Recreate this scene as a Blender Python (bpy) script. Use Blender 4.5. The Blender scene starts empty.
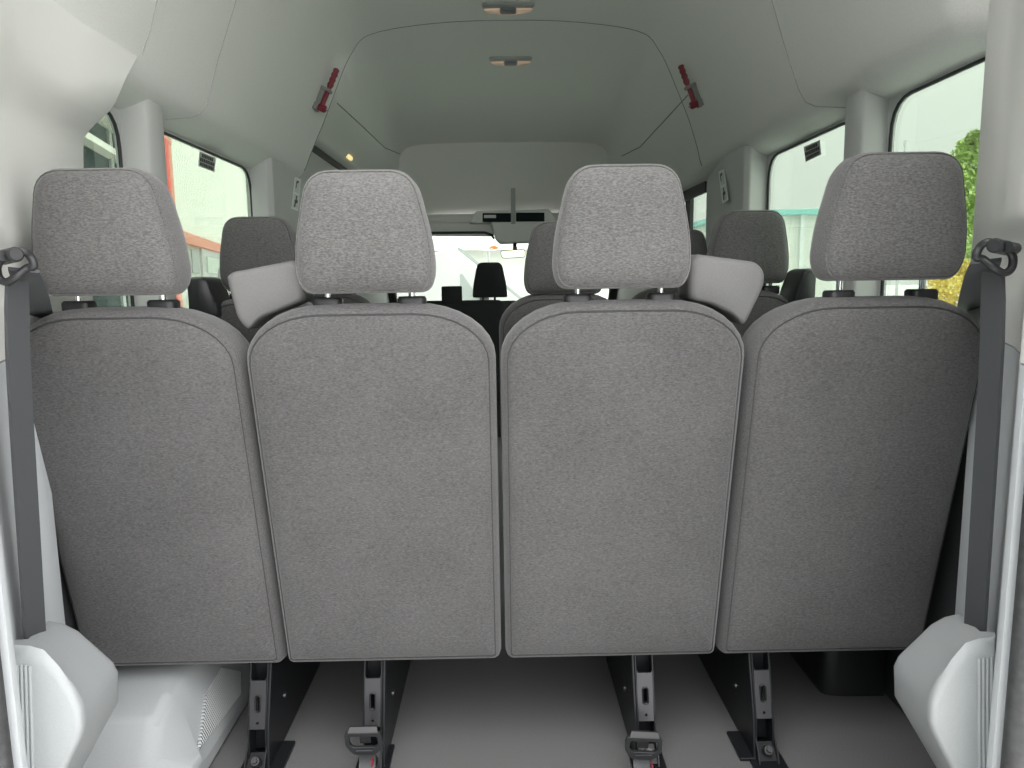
import bpy, bmesh, math, random
from mathutils import Vector, Matrix
from mathutils.bvhtree import BVHTree

random.seed(7)
S = bpy.context.scene
COL = S.collection
PI = math.pi

# ------------------------------------------------------------------ camera
F = 740.0
CAMZ = 1.03
pitch, yaw, roll = math.radians(8.0), math.radians(-0.735), math.radians(-0.8)
cam_d = bpy.data.cameras.new('camera')
cam_d.sensor_width = 36.0
cam_d.lens = F / 1024 * 36.0
cam_d.clip_start = 0.02
cam = bpy.data.objects.new('camera', cam_d)
COL.objects.link(cam)
MW = Matrix.Translation((0, 0, CAMZ)) @ Matrix.Rotation(yaw, 4, 'Z') @ Matrix.Rotation(PI / 2 - pitch, 4, 'X') @ Matrix.Rotation(roll, 4, 'Z')
cam.matrix_world = MW
S.camera = cam
R3 = MW.to_3x3()
ORG = Vector((0, 0, CAMZ))


def ray(px, py):
    return R3 @ Vector(((px - 512) / F, (384 - py) / F, -1.0))


def W(px, py, Y):
    """World point on the plane y = Y that the photograph shows at a pixel."""
    d = ray(px, py)
    return ORG + d * (Y / d.y)


def WX(px, py, X):
    d = ray(px, py)
    return ORG + d * (X / d.x)


def WZ(px, py, Z):
    d = ray(px, py)
    return ORG + d * ((Z - CAMZ) / d.z)


# ------------------------------------------------------------------ materials
def mat(name, col, rough=0.6, metal=0.0, spec=0.5, noise=None, bump=None, emit=None, sheen=0.0, coat=0.0):
    m = bpy.data.materials.new(name)
    m.use_nodes = True
    nt = m.node_tree
    b = nt.nodes['Principled BSDF']
    b.inputs['Base Color'].default_value = (*col, 1)
    b.inputs['Roughness'].default_value = rough
    b.inputs['Metallic'].default_value = metal
    b.inputs['Specular IOR Level'].default_value = spec
    if sheen:
        b.inputs['Sheen Weight'].default_value = sheen
        b.inputs['Sheen Roughness'].default_value = 0.5
    if coat:
        b.inputs['Coat Weight'].default_value = coat
    tc = nt.nodes.new('ShaderNodeTexCoord')
    if noise:
        sc, amp = noise
        n = nt.nodes.new('ShaderNodeTexNoise')
        n.inputs['Scale'].default_value = sc
        n.inputs['Detail'].default_value = 3
        nt.links.new(tc.outputs['Object'], n.inputs['Vector'])
        r = nt.nodes.new('ShaderNodeMapRange')
        r.inputs['From Min'].default_value = 0.25
        r.inputs['From Max'].default_value = 0.75
        r.inputs['To Min'].default_value = 1 - amp
        r.inputs['To Max'].default_value = 1 + amp
        nt.links.new(n.outputs['Fac'], r.inputs['Value'])
        mx = nt.nodes.new('ShaderNodeVectorMath')
        mx.operation = 'SCALE'
        mx.inputs[0].default_value = col
        nt.links.new(r.outputs['Result'], mx.inputs['Scale'])
        nt.links.new(mx.outputs['Vector'], b.inputs['Base Color'])
    if bump:
        sc, st, dist = bump
        n2 = nt.nodes.new('ShaderNodeTexNoise')
        n2.inputs['Scale'].default_value = sc
        n2.inputs['Detail'].default_value = 2
        nt.links.new(tc.outputs['Object'], n2.inputs['Vector'])
        bp = nt.nodes.new('ShaderNodeBump')
        bp.inputs['Strength'].default_value = st
        bp.inputs['Distance'].default_value = dist
        nt.links.new(n2.outputs['Fac'], bp.inputs['Height'])
        nt.links.new(bp.outputs['Normal'], b.inputs['Normal'])
    if emit:
        b.inputs['Emission Color'].default_value = (*emit[0], 1)
        b.inputs['Emission Strength'].default_value = emit[1]
    return m


def glass_mat(name, tint, refl=0.06):
    m = bpy.data.materials.new(name)
    m.use_nodes = True
    nt = m.node_tree
    nt.nodes.remove(nt.nodes['Principled BSDF'])
    out = nt.nodes['Material Output']
    t = nt.nodes.new('ShaderNodeBsdfTransparent')
    t.inputs['Color'].default_value = (*tint, 1)
    g = nt.nodes.new('ShaderNodeBsdfGlossy')
    g.inputs['Roughness'].default_value = 0.02
    fr = nt.nodes.new('ShaderNodeFresnel')
    fr.inputs['IOR'].default_value = 1.45
    mul = nt.nodes.new('ShaderNodeMath')
    mul.operation = 'MULTIPLY'
    mul.inputs[1].default_value = 0.4
    mx = nt.nodes.new('ShaderNodeMixShader')
    nt.links.new(fr.outputs['Fac'], mul.inputs[0])
    nt.links.new(mul.outputs['Value'], mx.inputs['Fac'])
    nt.links.new(t.outputs['BSDF'], mx.inputs[1])
    nt.links.new(g.outputs['BSDF'], mx.inputs[2])
    nt.links.new(mx.outputs['Shader'], out.inputs['Surface'])
    return m


def fabric_mat(name, col, amp=0.42):
    """Woven cloth: crossed fine threads plus melange speckle."""
    m = mat(name, col, rough=0.95, spec=0.15, sheen=0.25)
    nt = m.node_tree
    b = nt.nodes['Principled BSDF']
    tc = nt.nodes.new('ShaderNodeTexCoord')
    n = nt.nodes.new('ShaderNodeTexNoise')
    n.inputs['Scale'].default_value = 300
    n.inputs['Detail'].default_value = 2
    n.inputs['Roughness'].default_value = 0.7
    mp = nt.nodes.new('ShaderNodeMapping')
    mp.inputs['Scale'].default_value = (0.55, 1, 1.5)
    nt.links.new(tc.outputs['Object'], mp.inputs['Vector'])
    nt.links.new(mp.outputs['Vector'], n.inputs['Vector'])
    n2 = nt.nodes.new('ShaderNodeTexNoise')
    n2.inputs['Scale'].default_value = 6
    n2.inputs['Detail'].default_value = 2
    nt.links.new(tc.outputs['Object'], n2.inputs['Vector'])
    ad = nt.nodes.new('ShaderNodeMath')
    ad.operation = 'MULTIPLY_ADD'
    ad.inputs[1].default_value = 0.22
    nt.links.new(n2.outputs['Fac'], ad.inputs[0])
    nt.links.new(n.outputs['Fac'], ad.inputs[2])
    r = nt.nodes.new('ShaderNodeMapRange')
    r.inputs['From Min'].default_value = 0.36
    r.inputs['From Max'].default_value = 0.86
    r.inputs['To Min'].default_value = 1 - amp
    r.inputs['To Max'].default_value = 1 + amp
    nt.links.new(ad.outputs['Value'], r.inputs['Value'])
    mx = nt.nodes.new('ShaderNodeVectorMath')
    mx.operation = 'SCALE'
    mx.inputs[0].default_value = col
    nt.links.new(r.outputs['Result'], mx.inputs['Scale'])
    nt.links.new(mx.outputs['Vector'], b.inputs['Base Color'])
    bp = nt.nodes.new('ShaderNodeBump')
    bp.inputs['Strength'].default_value = 0.35
    bp.inputs['Distance'].default_value = 0.001
    nt.links.new(n.outputs['Fac'], bp.inputs['Height'])
    nt.links.new(bp.outputs['Normal'], b.inputs['Normal'])
    return m


def wave_mat(name, col, scale, axis, amp, rough=0.6, bumpd=0.004):
    m = mat(name, col, rough=rough)
    nt = m.node_tree
    b = nt.nodes['Principled BSDF']
    tc = nt.nodes.new('ShaderNodeTexCoord')
    w = nt.nodes.new('ShaderNodeTexWave')
    w.bands_direction = axis
    w.inputs['Scale'].default_value = scale
    nt.links.new(tc.outputs['Object'], w.inputs['Vector'])
    bp = nt.nodes.new('ShaderNodeBump')
    bp.inputs['Strength'].default_value = amp
    bp.inputs['Distance'].default_value = bumpd
    nt.links.new(w.outputs['Fac'], bp.inputs['Height'])
    nt.links.new(bp.outputs['Normal'], b.inputs['Normal'])
    return m


M = {}
M['fabric'] = fabric_mat('seat_fabric', (0.097, 0.0945, 0.0955))
M['fabric_head'] = fabric_mat('headrest_fabric', (0.128, 0.125, 0.124), 0.45)
M['seam'] = mat('seam_thread', (0.06, 0.06, 0.061), 0.9)
M['plastic_dark'] = mat('charcoal_plastic', (0.17, 0.168, 0.167), 0.6, spec=0.25, bump=(500, 0.3, 0.0006), noise=(600, 0.12))
M['plastic_black'] = mat('black_plastic', (0.018, 0.018, 0.02), 0.4)
M['belt_plastic'] = mat('belt_ring_plastic', (0.026, 0.027, 0.029), 0.4)
M['black_metal'] = mat('black_painted_metal', (0.012, 0.013, 0.015), 0.35, 0.0, 0.3)
M['grey_metal'] = mat('dark_zinc_metal', (0.062, 0.062, 0.066), 0.35, 0.6)
M['chrome'] = mat('chrome', (0.8, 0.8, 0.8), 0.15, 1.0)
M['headliner'] = mat('headliner_cloth', (0.72, 0.725, 0.70), 0.95, spec=0.1, noise=(300, 0.05), bump=(250, 0.25, 0.001))
M['headliner_front'] = mat('cab_headliner', (0.78, 0.785, 0.755), 0.95, spec=0.1)
M['trim_light'] = mat('light_grey_trim', (0.84, 0.84, 0.81), 0.6, bump=(400, 0.2, 0.0006))
M['trim_grey'] = mat('pillar_grey_trim', (0.52, 0.53, 0.52), 0.6, bump=(400, 0.2, 0.0006))
M['trim_blue'] = mat('cool_grey_trim', (0.62, 0.65, 0.672), 0.55, bump=(400, 0.25, 0.0006))
M['cover'] = mat('cover_plastic', (0.365, 0.382, 0.39), 0.55, noise=(500, 0.05), bump=(380, 0.25, 0.0006))
M['grille'] = wave_mat('ribbed_grille', (0.50, 0.52, 0.53), 45, 'Y', 1.0, 0.5, 0.004)
M['rubber'] = mat('black_rubber', (0.02, 0.021, 0.022), 0.5)
M['seal_grey'] = mat('door_seal_rubber', (0.055, 0.056, 0.058), 0.6, noise=(90, 0.3))
M['floor'] = mat('vinyl_floor', (0.118, 0.119, 0.119), 0.75, noise=(450, 0.28))
M['shade_trim'] = mat('gap_shade_trim', (0.035, 0.037, 0.040), 0.85, noise=(300, .2))  # near-black colour holding the deep shade and dark trim of the side gaps
M['groove_soft'] = mat('headliner_joint', (0.40, 0.405, 0.39), 0.95)
M['groove'] = mat('panel_gap', (0.24, 0.245, 0.24), 0.9)
M['webbing'] = wave_mat('belt_webbing', (0.072, 0.076, 0.081), 55, 'X', 0.25, 0.55, 0.001)
M['red'] = mat('red_handle', (0.20, 0.022, 0.035), 0.4)
M['holder'] = mat('hammer_holder', (0.22, 0.22, 0.21), 0.45)
M['lens'] = mat('lamp_lens', (0.85, 0.68, 0.55), 0.25, emit=((1.0, 0.62, 0.38), 0.12))
M['lens_amber'] = mat('amber_lamp_lens', (0.9, 0.75, 0.45), 0.25, emit=((1.0, 0.72, 0.30), 0.9))
M['switch'] = mat('lamp_switch', (0.16, 0.18, 0.20), 0.4)
M['bezel'] = mat('lamp_bezel', (0.36, 0.37, 0.36), 0.5)
M['sticker'] = mat('sticker_grey', (0.50, 0.52, 0.50), 0.6)
M['sticker_ink'] = mat('sticker_ink', (0.02, 0.022, 0.02), 0.6)
M['label_white'] = mat('label_white', (0.88, 0.90, 0.88), 0.5)
M['label_grey'] = mat('label_grey', (0.66, 0.70, 0.69), 0.5)
M['display'] = mat('console_window', (0.012, 0.018, 0.02), 0.7, spec=0.1)
M['mirror'] = mat('mirror_glass', (0.62, 0.68, 0.42), 0.03, 1.0)  # yellow-green tint paints a foliage reflection into the glass
M['glass'] = glass_mat('tinted_side_glass', (0.745, 0.81, 0.745))
M['glass_rear'] = glass_mat('tinted_quarter_glass', (0.745, 0.81, 0.75))
M['glass_wind'] = glass_mat('windscreen_glass', (0.86, 0.90, 0.86))
M['white_paint'] = mat('white_paint', (0.55, 0.56, 0.55), 0.25, coat=0.5)
M['van_glass'] = mat('van_dark_glass', (0.35, 0.38, 0.37), 0.05)
M['cladding'] = wave_mat('corrugated_cladding', (0.88, 0.89, 0.81), 0.9, 'Y', 0.8, 0.6, 0.04)
M['white_wall'] = mat('white_render', (0.62, 0.64, 0.60), 0.7)
M['red_paint'] = mat('red_paint', (0.80, 0.10, 0.07), 0.5)
M['salmon'] = mat('salmon_band', (0.78, 0.33, 0.24), 0.6)
M['dark_glazing'] = mat('dark_glazing', (0.025, 0.045, 0.048), 0.5, spec=0.1)
M['beam'] = mat('white_beam', (0.78, 0.78, 0.70), 0.5)
M['teal'] = mat('teal_gutter', (0.22, 0.50, 0.47), 0.5)
M['ground'] = mat('concrete_ground', (0.55, 0.55, 0.535), 0.9, noise=(3, 0.12))
M['leaf'] = mat('leaf_green', (0.36, 0.50, 0.14), 0.55, noise=(1.5, 0.4))
M['leaf_y'] = mat('yellow_leaf', (0.66, 0.52, 0.12), 0.6, noise=(3, 0.35))
M['bark'] = mat('bark', (0.16, 0.12, 0.09), 0.9)
M['orange'] = mat('orange_plastic', (0.60, 0.15, 0.02), 0.5)
M['concrete_grey'] = mat('pole_grey', (0.45, 0.46, 0.46), 0.6)


# ------------------------------------------------------------------ object helpers
def obj(name, bm, material, parent=None, smooth=True, bevel=None, subsurf=0, solid=None, angle=40):
    bmesh.ops.recalc_face_normals(bm, faces=bm.faces)
    me = bpy.data.meshes.new(name)
    bm.to_mesh(me)
    bm.free()
    if isinstance(material, (list, tuple)):
        for mm in material:
            me.materials.append(mm)
    else:
        me.materials.append(material)
    if smooth:
        for p in me.polygons:
            p.use_smooth = True
        try:
            me.set_sharp_from_angle(angle=math.radians(angle))
        except Exception:
            pass
    o = bpy.data.objects.new(name, me)
    COL.objects.link(o)
    if parent is not None:
        o.parent = parent
        o.matrix_parent_inverse = parent_world(parent).inverted()
    if solid:
        s = o.modifiers.new('solid', 'SOLIDIFY')
        s.thickness = solid
        s.offset = 0
    if bevel:
        b = o.modifiers.new('bevel', 'BEVEL')
        b.width = bevel
        b.segments = 3
        b.limit_method = 'ANGLE'
        b.angle_limit = math.radians(30)
        b.harden_normals = True
    if subsurf:
        s = o.modifiers.new('sub', 'SUBSURF')
        s.levels = subsurf
        s.render_levels = subsurf
    return o


def parent_world(p):
    m = p.matrix_basis.copy()
    if p.parent is not None:
        m = parent_world(p.parent) @ p.matrix_parent_inverse @ m
    return m


def thing(name, label, cat, loc=(0, 0, 0), group=None):
    o = bpy.data.objects.new(name, None)
    o.empty_display_size = 0.05
    COL.objects.link(o)
    o.location = loc
    o['label'] = label
    o['category'] = cat
    if group:
        o['group'] = group
    return o


def tag(o, label, cat, group=None):
    o['label'] = label
    o['category'] = cat
    if group:
        o['group'] = group
    return o


def struct(o):
    o['kind'] = 'structure'
    return o


def dup(root, loc, label=None, skip=()):
    r = root.copy()
    COL.objects.link(r)
    r.location = loc
    if label:
        r['label'] = label
    for ch in list(root.children):
        if ch.name.split('.')[0] in skip:
            continue
        c = ch.copy()
        COL.objects.link(c)
        c.parent = r
        c.matrix_parent_inverse = ch.matrix_parent_inverse.copy()
        for g in list(ch.children):
            d = g.copy()
            COL.objects.link(d)
            d.parent = c
            d.matrix_parent_inverse = g.matrix_parent_inverse.copy()
    return r


def loft(rings, cap0=True, cap1=True, close=True, bm=None):
    bm = bm or bmesh.new()
    vr = [[bm.verts.new(p) for p in r] for r in rings]
    n = len(rings[0])
    for a, b in zip(vr[:-1], vr[1:]):
        for i in range(n if close else n - 1):
            j = (i + 1) % n
            try:
                bm.faces.new((a[i], a[j], b[j], b[i]))
            except ValueError:
                pass
    if cap0:
        bm.faces.new(list(reversed(vr[0])))
    if cap1:
        bm.faces.new(vr[-1])
    return bm


def box(bm, lo, hi):
    x0, y0, z0 = lo
    x1, y1, z1 = hi
    v = [bm.verts.new(p) for p in ((x0, y0, z0), (x1, y0, z0), (x1, y1, z0), (x0, y1, z0), (x0, y0, z1), (x1, y0, z1), (x1, y1, z1), (x0, y1, z1))]
    for f in ((0, 1, 2, 3), (4, 5, 6, 7), (0, 1, 5, 4), (1, 2, 6, 5), (2, 3, 7, 6), (3, 0, 4, 7)):
        bm.faces.new([v[i] for i in f])
    return bm


def bx(lo, hi):
    return box(bmesh.new(), lo, hi)


def prism(bm, pts, vec):
    """Extrude a planar polygon of points along vec."""
    vec = Vector(vec)
    return loft([[Vector(p) for p in pts], [Vector(p) + vec for p in pts]], bm=bm)


def tube(bm, pts, r, seg=8, closed=False, caps=True):
    """Round tube along a path, its cross-sections carried along without twisting."""
    pts = [Vector(p) for p in pts]
    n = len(pts)
    rings = []
    side_v = None
    for i, p in enumerate(pts):
        a = pts[(i - 1) % n] if closed or i > 0 else p
        b = pts[(i + 1) % n] if closed or i < n - 1 else p
        d = (b - a).normalized()
        if side_v is None:
            up = Vector((0, 0, 1)) if abs(d.z) < 0.9 else Vector((1, 0, 0))
            side_v = d.cross(up).normalized()
        else:
            side_v = (side_v - d * side_v.dot(d)).normalized()
        t = side_v.cross(d).normalized()
        rr = r[i] if isinstance(r, (list, tuple)) else r
        rings.append([p + (side_v * math.cos(2 * PI * k / seg) + t * math.sin(2 * PI * k / seg)) * rr for k in range(seg)])
    if closed:
        bm = bm if bm is not None else bmesh.new()
        vr = [[bm.verts.new(q) for q in rg] for rg in rings]
        for i in range(n):
            A, B = vr[i], vr[(i + 1) % n]
            # match the last ring to the first one with the smallest turn
            off = 0
            if i == n - 1:
                off = min(range(seg), key=lambda o: (A[0].co - B[o].co).length)
            for k in range(seg):
                bm.faces.new((A[k], A[(k + 1) % seg], B[(k + 1 + off) % seg], B[(k + off) % seg]))
        return bm
    return loft(rings, caps, caps, True, bm)


def cyl(bm, a, b, r0, r1=None, seg=16):
    return tube(bm, [a, b], [r0, r0 if r1 is None else r1], seg)


def rrect(hw, z0, z1, rx, ry, rb, n=8):
    """Outline with elliptical upper corners (rx, ry) and round lower corners rb, in (x, z)."""
    pts = []
    for k in range(n + 1):                      # lower right
        a = -PI / 2 + k / n * PI / 2
        pts.append((hw - rb + rb * math.cos(a), z0 + rb + rb * math.sin(a)))
    for k in range(1, 4):
        pts.append((hw, z0 + rb + (z1 - ry - z0 - rb) * k / 4))
    for k in range(n + 1):                      # upper right
        a = k / n * PI / 2
        pts.append((hw - rx + rx * math.cos(a), z1 - ry + ry * math.sin(a)))
    half = pts
    left = [(-x, z) for x, z in reversed(half)]
    # drop duplicates on the axis when they coincide
    return half + left


def rpoly(pts, r, n=5):
    """Round the corners of a 2-D polygon."""
    out = []
    m = len(pts)
    for i in range(m):
        p = Vector(pts[i]).to_2d()
        a = (Vector(pts[i - 1]).to_2d() - p)
        b = (Vector(pts[(i + 1) % m]).to_2d() - p)
        rr = r[i] if isinstance(r, (list, tuple)) else r
        rr = min(rr, a.length * 0.49, b.length * 0.49)
        if rr <= 1e-6:
            out.append(tuple(p))
            continue
        s, e = p + a.normalized() * rr, p + b.normalized() * rr
        for k in range(n + 1):
            t = k / n
            q = s * (1 - t) ** 2 + p * 2 * t * (1 - t) + e * t * t
            out.append(tuple(q))
    return out


def panel_holes(outer, holes, to3d, thick):
    """Flat panel with holes: 2-D outlines mapped to 3-D, extruded by the vector thick."""
    bm = bmesh.new()
    edges = []
    for loop in [outer] + holes:
        vs = [bm.verts.new(to3d(p)) for p in loop]
        for i in range(len(vs)):
            edges.append(bm.edges.new((vs[i], vs[(i + 1) % len(vs)])))
    bmesh.ops.triangle_fill(bm, edges=edges, use_beauty=True)
    g = bmesh.ops.extrude_face_region(bm, geom=list(bm.faces))
    for v in [e for e in g['geom'] if isinstance(e, bmesh.types.BMVert)]:
        v.co += Vector(thick)
    return bm


# ------------------------------------------------------------------ the van's shell
CX = 0.015                                       # middle of the body
HWW = 0.935                                      # half width at the windows


def X(rel, side):
    return CX + side * rel


LOW = [(.955, 1.447), (.905, 1.463), (.866, 1.487), (.843, 1.52)]
KEYS = [
    (0.96, LOW + [(.828, 1.60), (.795, 1.84), (.735, 1.97), (.61, 2.07), (.30, 2.115), (0, 2.125)]),
    (1.78, LOW + [(.826, 1.60), (.785, 1.836), (.715, 1.97), (.59, 2.065), (.30, 2.105), (0, 2.115)]),
    (2.17, LOW + [(.826, 1.60), (.775, 1.836), (.70, 1.965), (.585, 2.06), (.30, 2.10), (0, 2.11)]),
    (3.27, LOW + [(.815, 1.60), (.715, 1.835), (.645, 1.975), (.56, 2.052), (.30, 2.092), (0, 2.102)]),
    (5.45, LOW + [(.815, 1.60), (.76, 1.78), (.735, 1.92), (.63, 1.985), (.30, 2.00), (0, 2.00)]),
]


def prof(Y):
    for (a, pa), (b, pb) in zip(KEYS[:-1], KEYS[1:]):
        if Y <= b or b == KEYS[-1][0]:
            t = min(1, max(0, (Y - a) / (b - a)))
            return [(p[0] * (1 - t) + q[0] * t, p[1] * (1 - t) + q[1] * t) for p, q in zip(pa, pb)]


def smooth_prof(pts, n=5):
    P = [Vector(p).to_2d() for p in pts]
    out = []
    for i in range(len(P) - 1):
        p0 = P[max(i - 1, 0)]
        p1, p2 = P[i], P[i + 1]
        p3 = P[i + 2] if i + 2 < len(P) else Vector((-P[i].x, P[i].y))
        if i == 0:
            p0 = p1
        for k in range(n):
            t = k / n
            q = 0.5 * ((2 * p1) + (p2 - p0) * t + (2 * p0 - 5 * p1 + 4 * p2 - p3) * t * t + (3 * p1 - p0 - 3 * p2 + p3) * t ** 3)
            out.append((q.x, q.y))
    out.append(tuple(P[-1]))
    return out


def ring(Y, off=0.0, left_door=False):
    pr = prof(Y)
    r = smooth_prof(pr)
    l = list(r)
    if left_door:
        pl = [(.955, 1.68), (.92, 1.684), (.90, 1.69), (.88, 1.70), (.85, 1.73)] + pr[5:]
        l = smooth_prof(pl)

    def o(p):
        x, z = p
        return (x * (1 + off), 1.3 + (z - 1.3) * (1 + off))
    drift = .02 * min(1, max(0, (Y - 2.2) / 1.0))
    flare = .10 * min(1, max(0, (1.47 - Y) / .14))
    pts = [Vector((X(o(p)[0], 1) + flare * min(1, o(p)[0] * 2) + drift * min(1, (o(p)[1] - 1.447) * 4), Y, o(p)[1])) for p in r]
    pts += [Vector((X(o(p)[0], -1) + drift * min(1, (o(p)[1] - 1.447) * 4), Y, o(p)[1])) for p in reversed(l[:-1])]
    return pts


ys = []
for a, b, n in ((0.96, 1.78, 4), (1.78, 2.17, 3), (2.17, 3.27, 6)):
    for k in range(n):
        ys.append(a + (b - a) * k / n)
ys = sorted(ys + [1.30, 1.335, 1.40, 1.44, 1.47, 1.50])
rings = [ring(y) for y in ys] + [ring(3.268)]
rings += [ring(3.272, 0, True)] + [ring(3.27 + (5.45 - 3.27) * k / 8, 0, True) for k in range(1, 9)]
bmc = loft(rings, False, False, False)
bmc.normal_update()
BVH = BVHTree.FromBMesh(bmc)
ceiling = struct(obj('ceiling', bmc, M['headliner'], smooth=True, angle=50))


def hit(px, py, bvh=None):
    d = ray(px, py).normalized()
    p, n, i, dist = (bvh or BVH).ray_cast(ORG, d)
    if p is None:
        p, n = W(px, py, 3.2), -d
    if n.dot(d) > 0:
        n = -n
    return p, n


# side walls with window holes
WINS = {1: [(1.12, 1.85), (2.03, 2.68), (3.42, 4.62)], -1: [(1.12, 1.875), (2.05, 2.83), (3.56, 4.75)]}
WZ0, WZ1 = 0.80, 1.445
for side, nm in ((-1, 'left'), (1, 'right')):
    outer = [(0.96, -0.05), (6.2, -0.05), (6.2, 1.72), (0.96, 1.72)]
    holes = [rpoly([(a, WZ0), (b, WZ0), (b, WZ1), (a, WZ1)], 0.085) for a, b in WINS[side]]
    wl = panel_holes(outer, holes, lambda p: Vector((X(HWW, side), p[0], p[1])), (side * 0.012, 0, 0))
    struct(obj('wall_' + nm, wl, M['trim_grey'], smooth=False))

# floor
struct(obj('floor', bx((X(HWW + .02, -1), 0.93, -0.06), (X(HWW + .02, 1), 6.2, 0.0)), M['floor'], smooth=False))
# front bulkhead under the windscreen and the cab header above it
struct(obj('wall_front', bx((X(HWW + .03, -1), 6.2, -0.05), (X(HWW + .03, 1), 6.26, 0.86)), M['plastic_black'], smooth=False))

# window panes and their rubber seals
n_w = 0
for side in (-1, 1):
    for (a, b) in WINS[side]:
        n_w += 1
        lp = rpoly([(a - .012, WZ0 - .012), (b + .012, WZ0 - .012), (b + .012, WZ1 + .012), (a - .012, WZ1 + .012)], 0.085)
        bm = bmesh.new()
        prism(bm, [(X(HWW + .005, side), p[0], p[1]) for p in lp], (side * 0.005, 0, 0))
        pane = struct(obj('window_%d' % n_w, bm, M['glass'], smooth=False))
        bm = bmesh.new()
        lp2 = rpoly([(a, WZ0), (b, WZ0), (b, WZ1), (a, WZ1)], 0.085)
        tube(bm, [(X(HWW + .002, side), p[0], p[1]) for p in lp2], 0.0045, 8, True)
        obj('window_seal', bm, M['rubber'], pane)
        if a > 3:
            bm = bmesh.new()
            box(bm, (X(HWW + .0, side) - .012, a + .32, WZ0), (X(HWW, side) + .012, a + .40, WZ1))
            box(bm, (X(HWW - .014, side) - .008, a, WZ1 - .035), (X(HWW - .014, side) + .008, b, WZ1 + .02))
            obj('window_bar', bm, M['rubber'], pane, bevel=0.004)

# sliding-door header on the left side: panel, black seal strip
bm = bx((X(HWW + .01, -1), 3.28, 1.46), (X(HWW - .02, -1), 4.9, 1.66))
struct(obj('door_1', bm, M['trim_grey'], smooth=False))
bm = bx((X(HWW + .01, -1), 3.26, 1.655), (X(HWW - .035, -1), 4.9, 1.70))
struct(obj('trim_1', bm, M['rubber'], bevel=0.006))

# pillar trims between the windows
C_PROF = [(.955, 1.862), (.90, 1.866), (.878, 1.874), (.872, 1.888), (.873, 1.955), (.89, 1.995), (.955, 2.03)]
B_PROF = [(.955, 2.65), (.872, 2.638), (.855, 2.66), (.855, 2.90), (.905, 3.32), (.955, 3.36)]
n_t = 1
for side in (-1, 1):
    for pf in (C_PROF, B_PROF):
        n_t += 1
        dy = (.045 if pf is B_PROF else 0.0) if side > 0 else (.18 if pf is B_PROF else .025)
        pf = [(x, y + dy) for x, y in pf]
        pts = [(X(x, side), y, 0.35) for x, y in pf]
        top = [(X(x, side), y, 1.465 + (.955 - x) * .28) for x, y in pf]
        bm = loft([[Vector(p) for p in pts], [Vector(p) for p in top]])
        struct(obj('trim_%d' % n_t, bm, M['trim_grey'], bevel=0.006))


# rear corner pillars: upper light trim, lower cooler trim, each a closed shell
def smoothstep(a, b, x):
    t = min(1, max(0, (x - a) / (b - a)))
    return t * t * (3 - 2 * t)


def pillar(side, zs, far, material, name, upper):
    """Lofted pillar trim: a row of points at every height, from the door flange to its far edge."""
    rings = []
    for z in zs:
        yf = far(z)
        row = [(.700, .945), (.668, .95), (.670, .962), (.695, 1.0), (.750, 1.075), (.815, 1.185)]
        e = .882
        row += [(.868, 1.295), (e, 1.295 + (yf - 1.295) * .5), (e, yf - .012), (e + .01, yf), (.955, yf + .005)]
        out = []
        for i, (x, y) in enumerate(row):
            if upper:
                if side < 0 and i >= 3:
                    x -= .055 * smoothstep(1.325, 1.415, z)
                if i in (3, 4, 5, 6):
                    x -= .022 * smoothstep(1.085, 1.115, z) * (0.6 if i in (3, 6) else 1)
            if side < 0 and i < 5:
                x += .020
            out.append(Vector((X(x, side), y, z)))
        out.append(Vector((X(.955, side), .945, z)))
        rings.append(out)
    bm = loft(rings)
    return struct(obj(name, bm, material, angle=45))


SPLIT = 0.912


_fl = []
for _px, _py, _x in ((82, 200, -.877), (82, 168, -.877), (84, 138, -.872), (90, 122, -.862), (110, 103, -.830), (127, 80, -.815), (140, 58, -.812)):
    _p = WX(_px, _py, _x)
    _fl.append((_p.z, _p.y))
TOP_L = _fl[-1][0]


def far_left(z):
    if z <= _fl[0][0]:
        return _fl[0][1]
    for (a, ya), (b, yb) in zip(_fl[:-1], _fl[1:]):
        if z <= b + 1e-6:
            return ya + (yb - ya) * max(0, (z - a) / (b - a))
    return _fl[-1][1]


def far_right(z):
    return 1.43


up_l = [SPLIT, .98, 1.05, 1.08, 1.09, 1.10, 1.11, 1.13, 1.2, 1.27, 1.31, 1.335, 1.35, 1.365, 1.38, 1.395, 1.415, TOP_L - .06, TOP_L - .04, TOP_L - .02, TOP_L]
up_r = [SPLIT, .98, 1.05, 1.08, 1.09, 1.10, 1.11, 1.13, 1.2, 1.3, 1.40, 1.43, 1.45, 1.47, 1.49, 1.51, 1.6, 1.8]
pillar(-1, up_l, far_left, M['trim_light'], 'trim_6', True)
pillar(1, up_r, far_right, M['trim_light'], 'trim_7', True)
low = [-.05, .2, .5, .7, SPLIT - .003]
pillar(-1, low, lambda z: 1.40, M['trim_blue'], 'trim_8', False)
pillar(1, low, lambda z: 1.40, M['trim_blue'], 'trim_9', False)
# door-aperture rubber seals and the dark jamb outside them
for side, nm in ((-1, 10), (1, 11)):
    bm = bmesh.new()
    fx = X(.682, side) - (.020 if side < 0 else 0)
    tube(bm, [(fx, .925, -.1), (fx, .925, 2.0)], .017, 12)
    box(bm, (min(X(.70, side), X(.93, side)), .90, -.1), (max(X(.70, side), X(.93, side)), .925, 2.0))
    struct(obj('trim_%d' % nm, bm, M['seal_grey']))

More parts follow.
